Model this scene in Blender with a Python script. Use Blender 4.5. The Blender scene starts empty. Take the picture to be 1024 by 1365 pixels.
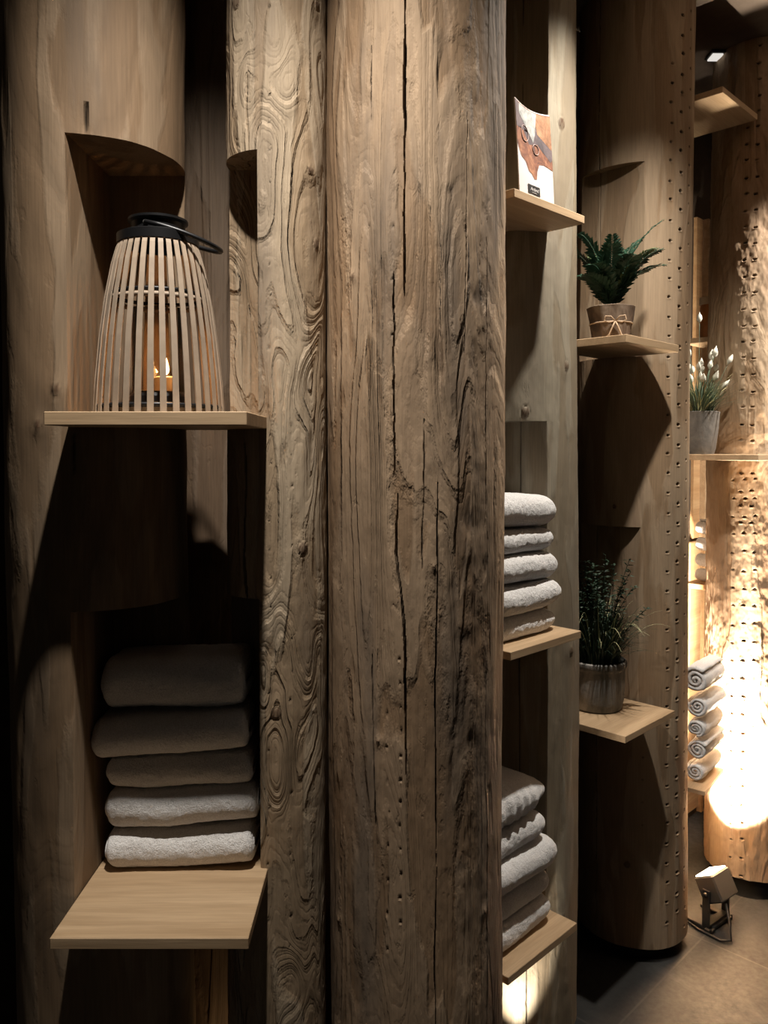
import bpy, math, random
import numpy as np
from mathutils import Vector, Matrix

# ------------------------------------------------------------------ camera, world, lights
scene = bpy.context.scene
C = scene.collection
H, F, TH = 1.6, 1050.0, math.radians(1.8)
cam_d = bpy.data.cameras.new('camera'); cam = bpy.data.objects.new('camera', cam_d); C.objects.link(cam)
cam.location = (0, 0, H); cam.rotation_euler = (math.pi/2 - TH, 0, 0)
cam_d.sensor_fit = 'VERTICAL'; cam_d.sensor_height = 36; cam_d.sensor_width = 27
cam_d.lens = 36*F/1365; cam_d.shift_y = -50.5/1365; cam_d.clip_start = .02
scene.camera = cam
w = bpy.data.worlds.new('world'); scene.world = w; w.use_nodes = True
w.node_tree.nodes['Background'].inputs[0].default_value = (1.0, .86, .70, 1)
w.node_tree.nodes['Background'].inputs[1].default_value = .016
scene.view_settings.view_transform = 'Standard'; scene.view_settings.look = 'None'
scene.view_settings.exposure = 0; scene.view_settings.gamma = 1

def lamp(name, kind, loc, target, energy, color, size=.03, cone=80, blend=.6):
    d = bpy.data.lights.new(name, kind); o = bpy.data.objects.new(name, d); C.objects.link(o)
    o.location = loc; d.energy = energy; d.color = color
    if kind in ('SPOT', 'POINT'): d.shadow_soft_size = size
    if kind == 'SPOT': d.spot_size = math.radians(cone); d.spot_blend = blend
    if target is not None:
        o.rotation_euler = (Vector(target)-Vector(loc)).to_track_quat('-Z', 'Y').to_euler()
    return o
WARM = (1.0, .87, .70); NEUT = (1.0, .93, .83); AMBER = (1.0, .62, .28)
lamp('ceiling_spot', 'SPOT', (-.20, .905, 2.94), (-.13, 1.13, 1.0), 158, NEUT, .022, 104, 1)
lamp('ceiling_spot', 'SPOT', (.76, 1.77, 2.94), (.72, 1.84, 1.0), 150, NEUT, .022, 115, 1)
lamp('ceiling_spot', 'SPOT', (1.90, 2.20, 2.94), (1.36, 2.74, 2.0), 260, NEUT, .03, 40, .6)
lamp('floor_uplight', 'SPOT', (1.135, 2.655, .20), (1.30, 2.82, .92), 1150, WARM, .03, 94, .6)
lamp('floor_uplight', 'SPOT', (.335, 1.925, .06), (.33, 2.02, .40), 18, WARM, .03, 62, .5)
lamp('floor_uplight', 'SPOT', (-.28, 1.66, .10), (-.33, 1.80, .7), 3, AMBER, .03, 80, .5)
lamp('wall_uplight', 'SPOT', (1.26, 3.02, .22), (1.36, 3.25, 1.2), 70, WARM, .03, 110, .6)
lamp('candle_glow', 'POINT', (-.385, 1.40, 1.748), None, 1.1, (1.0, .47, .17), .006)

# ------------------------------------------------------------------ helpers
def ray(px, py=599.):
    c, s = math.cos(TH), math.sin(TH); dv = 632.-py
    return (px-512)/(F*c+dv*s), (-F*s+dv*c)/(F*c+dv*s)
def tag(o, label=None, cat=None, group=None, kind=None):
    if label: o['label'] = label
    if cat: o['category'] = cat
    if group: o['group'] = group
    if kind: o['kind'] = kind
    return o
def empty(name, loc, rz=0, parent=None):
    o = bpy.data.objects.new(name, None); C.objects.link(o); o.location = loc; o.rotation_euler = (0, 0, rz)
    o.empty_display_size = .05
    if parent: o.parent = parent
    return o
def mk(name, V, Fc, mat, parent=None, smooth=True, sharp=None, loc=None, rz=0, attr=None):
    me = bpy.data.meshes.new(name)
    if isinstance(V, np.ndarray) and isinstance(Fc, np.ndarray):
        me.vertices.add(len(V)); me.vertices.foreach_set('co', V.astype(np.float32).ravel())
        n, k = Fc.shape
        me.loops.add(n*k); me.loops.foreach_set('vertex_index', Fc.astype(np.int32).ravel())
        me.polygons.add(n); me.polygons.foreach_set('loop_start', np.arange(0, n*k, k, dtype=np.int32))
        me.update(calc_edges=True); me.validate()
    else:
        me.from_pydata([tuple(v) for v in V], [], [tuple(f) for f in Fc])
    if smooth:
        me.polygons.foreach_set('use_smooth', [True]*len(me.polygons))
    if sharp: me.set_sharp_from_angle(angle=math.radians(sharp))
    if attr:
        for an, av in attr.items():
            a = me.attributes.new(an, 'FLOAT', 'POINT'); a.data.foreach_set('value', np.asarray(av, dtype=np.float32))
    mats = mat if isinstance(mat, (list, tuple)) else [mat]
    for m in mats: me.materials.append(m)
    o = bpy.data.objects.new(name, me); C.objects.link(o)
    if loc is not None: o.location = loc
    o.rotation_euler = (0, 0, rz)
    if parent: o.parent = parent
    return o
class MB:
    def __init__(s): s.v = []; s.f = []
    def add(s, V, Fc):
        b = len(s.v); s.v += [tuple(v) for v in V]; s.f += [tuple(b+i for i in f) for f in Fc]; return s
    def box(s, c, d, M=None, bev=0):
        x, y, z = d[0]/2, d[1]/2, d[2]/2
        if bev:
            b = bev; V = []
            for sz in (-1, 1):
                for (ix, iy, iz) in ((0, 0, 1), (1, 1, 0)) if sz > 0 else ((0, 0, 1), (1, 1, 0)):
                    pass
            # chamfered box: rings bottom->top
            rings = []
            def ring(hx, hy, cz, cb):
                return [(-hx+cb, -hy, cz), (hx-cb, -hy, cz), (hx, -hy+cb, cz), (hx, hy-cb, cz), (hx-cb, hy, cz), (-hx+cb, hy, cz), (-hx, hy-cb, cz), (-hx, -hy+cb, cz)]
            R = [ring(x-b, y-b, -z, b*.5), ring(x, y, -z+b, b), ring(x, y, z-b, b), ring(x-b, y-b, z, b*.5)]
            V = [p for r in R for p in r]; Fc = []
            for k in range(3):
                for i in range(8):
                    j = (i+1) % 8; Fc.append((k*8+i, k*8+j, (k+1)*8+j, (k+1)*8+i))
            Fc.append(tuple(range(7, -1, -1))); Fc.append(tuple(range(24, 32)))
        else:
            V = [(-x, -y, -z), (x, -y, -z), (x, y, -z), (-x, y, -z), (-x, -y, z), (x, -y, z), (x, y, z), (-x, y, z)]
            Fc = [(0, 3, 2, 1), (4, 5, 6, 7), (0, 1, 5, 4), (1, 2, 6, 5), (2, 3, 7, 6), (3, 0, 4, 7)]
        V = [Vector(v) for v in V]
        if M is not None: V = [M @ v for v in V]
        V = [v+Vector(c) for v in V]
        return s.add(V, Fc)
    def tube(s, pts, r, n=10, closed=False, sx=1):
        pts = [Vector(p) for p in pts]; N = len(pts); V = []; Fc = []
        up = Vector((0, 0, 1)); prev = None
        for i, p in enumerate(pts):
            a = pts[(i-1) % N] if (closed or i > 0) else p; b = pts[(i+1) % N] if (closed or i < N-1) else p
            t = (b-a).normalized()
            if prev is None:
                n1 = t.cross(up); n1 = n1.normalized() if n1.length > 1e-4 else Vector((1, 0, 0))
            else:
                n1 = (prev - t*prev.dot(t)).normalized()
            prev = n1; n2 = t.cross(n1)
            rr = r[i] if isinstance(r, (list, tuple)) else r
            for k in range(n):
                an = 2*math.pi*k/n; V.append(p + n1*math.cos(an)*rr*sx + n2*math.sin(an)*rr)
        M_ = N if closed else N-1
        for i in range(M_):
            for k in range(n):
                a = i*n+k; b = i*n+(k+1) % n; c = ((i+1) % N)*n+(k+1) % n; d = ((i+1) % N)*n+k
                Fc.append((a, b, c, d))
        if not closed:
            Fc.append(tuple(range(n-1, -1, -1))); Fc.append(tuple((N-1)*n+k for k in range(n)))
        return s.add(V, Fc)
    def lathe(s, prof, n=48, c=(0, 0, 0), jit=None):
        V = []; Fc = []
        for i, (r, z) in enumerate(prof):
            for k in range(n):
                a = 2*math.pi*k/n; rr = r*(1+(jit(a, z) if jit else 0))
                V.append((c[0]+rr*math.cos(a), c[1]+rr*math.sin(a), c[2]+z))
        for i in range(len(prof)-1):
            for k in range(n):
                Fc.append((i*n+k, i*n+(k+1) % n, (i+1)*n+(k+1) % n, (i+1)*n+k))
        if prof[0][0] > 1e-6: Fc.append(tuple(range(n-1, -1, -1)))
        if prof[-1][0] > 1e-6: Fc.append(tuple((len(prof)-1)*n+k for k in range(n)))
        return s.add(V, Fc)
    def build(s, name, mat, parent=None, **k): return mk(name, s.v, s.f, mat, parent, **k)

def _h(ix, iy, iz, seed):
    n = (ix*374761393 + iy*668265263 + iz*2147483647 + seed*974711) & 0xffffffff
    n = ((n ^ (n >> 13))*1274126177) & 0xffffffff
    n = (n ^ (n >> 16)) & 0xffffff
    return n.astype(np.float64)/0xffffff*2-1
def noise3(x, y, z, seed=0):
    x, y, z = np.broadcast_arrays(np.asarray(x, float), np.asarray(y, float), np.asarray(z, float))
    ix = np.floor(x).astype(np.int64); iy = np.floor(y).astype(np.int64); iz = np.floor(z).astype(np.int64)
    fx, fy, fz = x-ix, y-iy, z-iz
    fx = fx*fx*(3-2*fx); fy = fy*fy*(3-2*fy); fz = fz*fz*(3-2*fz)
    def L(a, b, t): return a+(b-a)*t
    return L(L(L(_h(ix, iy, iz, seed), _h(ix+1, iy, iz, seed), fx), L(_h(ix, iy+1, iz, seed), _h(ix+1, iy+1, iz, seed), fx), fy),
             L(L(_h(ix, iy, iz+1, seed), _h(ix+1, iy, iz+1, seed), fx), L(_h(ix, iy+1, iz+1, seed), _h(ix+1, iy+1, iz+1, seed), fx), fy), fz)
def fbm(x, y, z, seed=0, o=3):
    t = 0; a = 1
    for i in range(o):
        t = t + a*noise3(x*2**i, y*2**i, z*2**i, seed+i*17); a *= .5
    return t

# ------------------------------------------------------------------ materials
class NT:
    def __init__(s, name):
        s.m = bpy.data.materials.new(name); s.m.use_nodes = True; s.t = s.m.node_tree; s.n = s.t.nodes; s.l = s.t.links
        s.b = s.n['Principled BSDF']
    def N(s, t, **k):
        n = s.n.new(t)
        for a, b in k.items():
            if a.startswith('i_'): n.inputs[a[2:].replace('_', ' ')].default_value = b
            else: setattr(n, a, b)
        return n
    def L(s, a, b): s.l.new(a, b)
    def math(s, op, a, b=None, c=None):
        n = s.n.new('ShaderNodeMath'); n.operation = op
        for i, v in enumerate((a, b, c)):
            if v is None: continue
            if isinstance(v, (int, float)): n.inputs[i].default_value = v
            else: s.L(v, n.inputs[i])
        return n.outputs[0]
    def vscale(s, v, sc):
        n = s.n.new('ShaderNodeVectorMath'); n.operation = 'MULTIPLY'; s.L(v, n.inputs[0]); n.inputs[1].default_value = sc
        return n.outputs[0]
    def noise(s, v, scale=1, detail=2, rough=.5, dist=0):
        n = s.n.new('ShaderNodeTexNoise'); s.L(v, n.inputs['Vector']); n.inputs['Scale'].default_value = scale
        n.inputs['Detail'].default_value = detail; n.inputs['Roughness'].default_value = rough; n.inputs['Distortion'].default_value = dist
        return n.outputs[0]
    def ramp(s, v, pts, interp='LINEAR'):
        n = s.n.new('ShaderNodeValToRGB'); n.color_ramp.interpolation = interp; s.L(v, n.inputs[0]); e = n.color_ramp.elements
        while len(e) < len(pts): e.new(.5)
        for q, (p, c) in zip(e, pts):
            q.position = p; q.color = (c, c, c, 1) if isinstance(c, (int, float)) else (*c, 1)
        return n.outputs[0]
    def mix(s, f, a, b, mode='MIX'):
        n = s.n.new('ShaderNodeMix'); n.data_type = 'RGBA'; n.blend_type = mode
        for v, i in ((f, 0), (a, 6), (b, 7)):
            if isinstance(v, (int, float)): n.inputs[i].default_value = v
            elif isinstance(v, tuple): n.inputs[i].default_value = (*v, 1)
            else: s.L(v, n.inputs[i])
        return n.outputs[2]
    def coords(s, rnd=True, kind='Object'):
        tc = s.n.new('ShaderNodeTexCoord'); v = tc.outputs[kind]
        if not rnd: return v
        oi = s.n.new('ShaderNodeObjectInfo'); k = s.math('MULTIPLY', oi.outputs['Random'], 37.0)
        a = s.n.new('ShaderNodeVectorMath'); a.operation = 'ADD'; s.L(v, a.inputs[0]); s.L(k, a.inputs[1]); return a.outputs[0]
    def bump(s, h, strength, dist, prev=None):
        n = s.n.new('ShaderNodeBump'); n.inputs['Strength'].default_value = strength; n.inputs['Distance'].default_value = dist
        s.L(h, n.inputs['Height'])
        if prev: s.L(prev, n.inputs['Normal'])
        return n.outputs[0]
def simple(name, col, rough=.6, metal=0, spec=.5, bumpscale=None, bstr=.3, bdist=.001, var=0, **kw):
    t = NT(name); b = t.b
    b.inputs['Base Color'].default_value = (*col, 1); b.inputs['Roughness'].default_value = rough; b.inputs['Metallic'].default_value = metal
    b.inputs['Specular IOR Level'].default_value = spec
    v = t.coords()
    if var:
        n = t.noise(v, 25, 4, .6); c = t.mix(t.ramp(n, [(.3, 0.), (.7, 1.)]), tuple(x*(1-var) for x in col), tuple(min(1, x*(1+var)) for x in col)); t.L(c, b.inputs['Base Color'])
    if bumpscale: t.L(t.bump(t.noise(v, bumpscale, 4, .6), bstr, bdist), b.inputs['Normal'])
    for k, x in kw.items():
        b.inputs[k.replace('_', ' ')].default_value = x
    return t.m

def log_mat(name, dark, light, stain, relief=1.0, freq=10., figure=(6., 6., .75)):
    t = NT(name); b = t.b; v = t.coords()
    big = t.noise(t.vscale(v, (2.6, 2.6, .9)), 1, 3, .55)
    wob = t.noise(t.vscale(v, (22, 22, 2.4)), 1, 2, .5)
    fine = t.noise(t.vscale(v, (60, 60, 30)), 1, 3, .6)
    f = t.noise(t.vscale(v, figure), 1, 1.2, .45, .5)
    f = t.math('ADD', f, t.math('MULTIPLY', t.math('SUBTRACT', wob, .5), .055))
    f = t.math('ADD', f, t.math('MULTIPLY', t.math('SUBTRACT', fine, .5), .026))
    s = t.math('FRACT', t.math('MULTIPLY', f, freq))
    step = t.ramp(s, [(0., 0.), (.22, 1.), (.62, .62), (.86, .25), (1., 0.)])
    mask = t.ramp(t.noise(t.vscale(v, (5, 5, 1.6)), 1, 2, .5), [(.36, .15), (.6, 1.)])
    s2 = t.math('FRACT', t.math('MULTIPLY', f, freq*3.1))
    thin = t.ramp(s2, [(0., 0.), (.3, 1.), (.8, .8), (1., 0.)])
    fib = t.noise(t.vscale(v, (300, 300, 9)), 1, 3, .6)
    chip = t.ramp(t.noise(t.vscale(v, (38, 38, 12)), 1, 4, .6, .6), [(.3, 0.), (.38, 1.)])
    lump = t.noise(t.vscale(v, (14, 14, 4)), 1, 2, .5)
    pn = t.math('ADD', t.noise(t.vscale(v, (13, 13, 2.2)), 1, 2, .5, .6), t.math('MULTIPLY', t.math('SUBTRACT', fine, .5), .05))
    plate = t.ramp(t.math('ADD', pn, t.math('MULTIPLY', f, .25)), [(.59, 0.), (.645, 1.)])
    col = t.mix(t.ramp(big, [(.3, 0.), (.7, 1.)]), dark, light)
    lw = t.ramp(s, [(0., .94), (.12, 1.08), (.6, 1.), (.9, .94), (1., .94)])
    col = t.mix(.75, col, lw, 'MULTIPLY')
    col = t.mix(.35, col, t.ramp(thin, [(0., .85), (1., 1.)]), 'MULTIPLY')
    col = t.mix(.5, col, t.ramp(fib, [(.25, .62), (.7, 1.15)]), 'MULTIPLY')
    col = t.mix(.8, col, t.ramp(plate, [(0., (.86, .78, .68)), (1., (1.14, 1.14, 1.12))]), 'MULTIPLY')
    st = t.ramp(t.noise(t.vscale(v, (7, 7, 1.1)), 1, 5, .62, .4), [(.5, 0.), (.66, .75)])
    col = t.mix(st, col, stain)
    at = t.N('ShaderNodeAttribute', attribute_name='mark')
    col = t.mix(at.outputs['Fac'], col, (.012, .008, .006))  # crack and hole insides near-black: dirt plus shade painted into the colour
    at2 = t.N('ShaderNodeAttribute', attribute_name='knot')
    col = t.mix(at2.outputs['Fac'], col, (.085, .048, .028))
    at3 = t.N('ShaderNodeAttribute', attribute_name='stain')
    col = t.mix(at3.outputs['Fac'], col, (.055, .042, .032))  # dark brown for real stain spots and for painted-in shade alike
    t.L(col, b.inputs['Base Color']); b.inputs['Roughness'].default_value = .72; b.inputs['Specular IOR Level'].default_value = .25
    n = t.bump(lump, .5*relief, .012)
    n = t.bump(t.math('MULTIPLY', step, mask), 1.0, (.0043)*relief, n)
    n = t.bump(plate, 1.0, (.0034)*relief, n)
    n = t.bump(thin, .5, .0010*relief, n)
    n = t.bump(chip, .4, .0024*relief, n)
    n = t.bump(t.math('ADD', fib, t.math('MULTIPLY', fine, .8)), .35*relief, .0012, n)
    t.L(n, b.inputs['Normal']); return t.m

def plank_mat(name, dark, light, rough=.55):
    t = NT(name); b = t.b; v = t.coords()
    g = t.noise(t.vscale(v, (3, 30, 30)), 1, 3, .5, .5)
    g2 = t.noise(t.vscale(v, (12, 260, 260)), 1, 3, .6)
    col = t.mix(t.ramp(g, [(.3, 0.), (.7, 1.)]), dark, light)
    col = t.mix(.5, col, t.ramp(g2, [(.3, .72), (.7, 1.08)]), 'MULTIPLY')
    t.L(col, b.inputs['Base Color']); b.inputs['Roughness'].default_value = rough; b.inputs['Specular IOR Level'].default_value = .3
    t.L(t.bump(g2, .3, .0006), b.inputs['Normal']); return t.m

M = {}
M['log_a'] = log_mat('log_smooth', (.155, .105, .066), (.27, .195, .13), (.125, .09, .062), .28, 7, (5, 5, 1.0))
M['log_b'] = log_mat('log_carved_pale', (.27, .205, .142), (.41, .325, .235), (.20, .155, .115), 1.1, 12, (9, 9, 2.8))
M['log_c'] = log_mat('log_carved', (.205, .137, .086), (.37, .267, .18), (.15, .115, .087), 1.0, 12, (7, 7, 1.0))
M['log_d'] = log_mat('log_grey_pale', (.23, .198, .148), (.33, .29, .225), (.20, .165, .122), .4, 7, (5, 5, 1.0))
M['log_e'] = log_mat('log_warm', (.28, .20, .13), (.38, .285, .195), (.23, .155, .10), .3, 6, (5, 5, 1.0))
M['log_f'] = log_mat('log_bark', (.30, .20, .125), (.44, .33, .225), (.24, .15, .09), .7, 8, (7, 7, 2.))
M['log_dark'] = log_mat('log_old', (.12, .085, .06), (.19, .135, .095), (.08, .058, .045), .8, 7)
M['plank'] = plank_mat('shelf_wood', (.40, .27, .155), (.55, .39, .24))
M['plank_orange'] = plank_mat('frame_wood', (.46, .26, .12), (.60, .38, .2))
def towel_mat():
    t = NT('terry_cloth'); b = t.b; v = t.coords()
    n1 = t.noise(v, 420, 3, .7); n2 = t.noise(v, 110, 3, .6); n3 = t.noise(v, 8, 2, .5)
    c = t.mix(t.ramp(n1, [(.3, 0.), (.65, 1.)]), (.64, .62, .61), (.90, .885, .88))
    t.L(c, b.inputs['Base Color']); b.inputs['Roughness'].default_value = .95; b.inputs['Specular IOR Level'].default_value = .1
    b.inputs['Sheen Weight'].default_value = .35; b.inputs['Sheen Roughness'].default_value = .5
    n = t.bump(n2, .7, .005); n = t.bump(n1, .8, .003, n); t.L(n, b.inputs['Normal']); return t.m
M['towel'] = towel_mat()
M['black'] = simple('black_metal', (.02, .02, .022), .38, .6, .5, 60, .1, .0005)
M['bamboo'] = simple('bamboo_slat', (.34, .265, .20), .6, 0, .3, 200, .2, .0004, .15)
M['wax'] = simple('candle_wax', (.75, .62, .45), .5, 0, .4, 30, .1, .0005, Subsurface_Weight=.0)
def emis(name, col, s):
    t = NT(name); t.b.inputs['Base Color'].default_value = (0, 0, 0, 1); t.b.inputs['Emission Color'].default_value = (*col, 1); t.b.inputs['Emission Strength'].default_value = s; return t.m
M['flame'] = emis('flame', (1., .62, .25), 14)
M['lampglass'] = emis('lamp_glass', (1., .86, .66), 12)
M['ceil_lit'] = emis('ceiling_lamp_glass', (1., .95, .88), .75)
def glass():
    t = NT('clear_glass'); t.n.remove(t.b)
    tr = t.N('ShaderNodeBsdfTransparent'); tr.inputs[0].default_value = (.93, .91, .87, 1)
    gl = t.N('ShaderNodeBsdfGlossy'); gl.inputs['Roughness'].default_value = .05
    fr = t.N('ShaderNodeFresnel'); fr.inputs['IOR'].default_value = 1.45; mx = t.N('ShaderNodeMixShader')
    t.L(fr.outputs[0], mx.inputs[0]); t.L(tr.outputs[0], mx.inputs[1]); t.L(gl.outputs[0], mx.inputs[2])
    t.L(mx.outputs[0], t.n['Material Output'].inputs['Surface']); return t.m
M['glass'] = glass()
M['fern'] = simple('fern_green', (.030, .075, .045), .5, 0, .4, None, var=.5)
M['fern_light'] = simple('fern_tip_green', (.16, .22, .09), .5, 0, .4, None, var=.4)
M['leaf'] = simple('leaf_green', (.022, .045, .025), .5, 0, .4, None, var=.5)
M['blade'] = simple('pale_blade', (.50, .50, .28), .5, 0, .4, None, var=.4)
M['sage'] = simple('sage_green', (.09, .13, .085), .6, 0, .3, None, var=.4)
M['tail'] = simple('bunny_tail', (.58, .56, .48), .9, 0, .1, 300, .6, .002)
M['soil'] = simple('soil', (.03, .02, .015), .95, 0, .1, 90, 1, .004)
def pot_mat(name, a, bcol, cc, sc=9, stretch=.35):
    t = NT(name); b = t.b; v = t.coords()
    n = t.noise(t.vscale(v, (sc, sc, sc*stretch)), 1, 5, .65, .8); n2 = t.noise(v, 60, 3, .6)
    c = t.ramp(n, [(.34, a), (.5, bcol), (.66, cc)]); c = t.mix(.4, c, t.ramp(n2, [(.3, .6), (.7, 1.1)]), 'MULTIPLY')
    t.L(c, b.inputs['Base Color']); b.inputs['Roughness'].default_value = .8; t.L(t.bump(n2, .6, .002), b.inputs['Normal']); return t.m
M['pot_bark'] = pot_mat('bark_pot', (.05, .032, .022), (.13, .085, .055), (.24, .18, .13), 16, .4)
M['pot_grey'] = pot_mat('weathered_pot', (.08, .08, .072), (.20, .19, .175), (.42, .38, .34), 9, .25)
M['pot_cement'] = pot_mat('cement_pot', (.08, .072, .062), (.13, .115, .10), (.19, .17, .145), 9, .8)
M['raffia'] = simple('raffia', (.42, .30, .20), .8, 0, .2, 200, .4, .0006, .2)
M['paper'] = simple('paper_white', (.66, .62, .60), .5, 0, .4, None, var=.03)
M['ink_brown'] = pot_mat('printed_food_photo', (.06, .02, .012), (.22, .075, .035), (.42, .19, .09), 34, .8)
M['ink_dark'] = pot_mat('printed_dark_photo', (.05, .035, .04), (.10, .07, .075), (.16, .11, .11), 20, 1)
M['ink_grey'] = pot_mat('printed_grey_pattern', (.22, .22, .21), (.36, .36, .34), (.44, .44, .42), 60, 1)
M['ink_black'] = simple('printed_black', (.02, .019, .018), .5, 0, .4)
M['ink_line'] = simple('printed_line', (.45, .33, .30), .5, 0, .4)
M['ink_orange'] = pot_mat('printed_bread', (.20, .08, .03), (.36, .17, .08), (.46, .25, .13), 40, .6)
M['orange_glass'] = simple('amber_ceramic', (.50, .20, .06), .35, 0, .5, None, var=.15)
M['cap'] = simple('cream_cap', (.62, .5, .36), .5, 0, .4)
M['lamp_body'] = simple('cast_aluminium', (.035, .033, .03), .55, .1, .5, 120, .15, .0008)
M['lamp_dark'] = simple('dark_bracket', (.04, .035, .03), .5, .5, .5)
M['plinth'] = simple('plinth_black', (.012, .012, .012), .8, 0, .2)
def tile_mat():
    t = NT('slate_tiles'); b = t.b; v = t.coords(False)
    mp = t.N('ShaderNodeMapping'); mp.inputs['Rotation'].default_value = (0, 0, math.radians(45)); mp.inputs['Location'].default_value = (.17, .06, 0); t.L(v, mp.inputs['Vector'])
    br = t.N('ShaderNodeTexBrick'); br.offset = 0.0; br.squash = 1
    t.L(mp.outputs[0], br.inputs['Vector']); br.inputs['Scale'].default_value = 1; br.inputs['Mortar Size'].default_value = .0035; br.inputs['Mortar Smooth'].default_value = .3
    br.inputs['Brick Width'].default_value = .6; br.inputs['Row Height'].default_value = .6; br.inputs['Bias'].default_value = 0
    br.inputs['Color1'].default_value = (1, 1, 1, 1); br.inputs['Color2'].default_value = (.85, .85, .85, 1); br.inputs['Mortar'].default_value = (0, 0, 0, 1)
    n = t.noise(v, 5, 6, .65, .6); n2 = t.noise(v, 60, 4, .6)
    c = t.ramp(n, [(.3, (.020, .0195, .019)), (.55, (.036, .035, .033)), (.75, (.060, .057, .053))])
    fac = t.math('SUBTRACT', 1., br.outputs['Fac'])
    c = t.mix(fac, (.055, .052, .048), c)
    t.L(c, b.inputs['Base Color']); b.inputs['Roughness'].default_value = .5
    t.L(t.ramp(n2, [(.3, .45), (.7, .7)]), b.inputs['Roughness']); b.inputs['Specular IOR Level'].default_value = .25
    nn = t.bump(br.outputs['Fac'], -.4, .002); nn = t.bump(n, .35, .006, nn); nn = t.bump(n2, .25, .001, nn); t.L(nn, b.inputs['Normal']); return t.m
M['tile'] = tile_mat()
M['ceiling'] = simple('ceiling_plaster', (.16, .125, .10), .9, 0, .1, 30, .2, .002, .1)
M['wall'] = simple('dark_boards', (.045, .032, .024), .85, 0, .1, 20, .3, .003, .25)
M['wall_brown'] = simple('wall_dark_plaster', (.10, .075, .055), .9, 0, .1, 20, .2, .002, .1)

# ------------------------------------------------------------------ the room
U = Vector((math.sqrt(.5), math.sqrt(.5), 0)); NV = Vector((math.sqrt(.5), -math.sqrt(.5), 0))
def quadbox(name, c, d, mat, rz=0):
    return tag(MB().box((0, 0, 0), d).build(name, mat, smooth=False, loc=c, rz=rz), kind='structure')
quadbox('floor', (1.2, 1.6, -.05), (8, 9, .1), M['tile'])
quadbox('ceiling', (1.2, 1.6, 3.06), (8, 9, .1), M['ceiling'])
quadbox('wall_left', (-1.55, 2.03, 1.5), (2.9, .1, 3.02), M['wall'])
quadbox('wall_back', (1.62+.035, 3.74+.035-.0, 1.5), (5.0, .1, 3.02), M['wall_brown'], math.pi/4)

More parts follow.
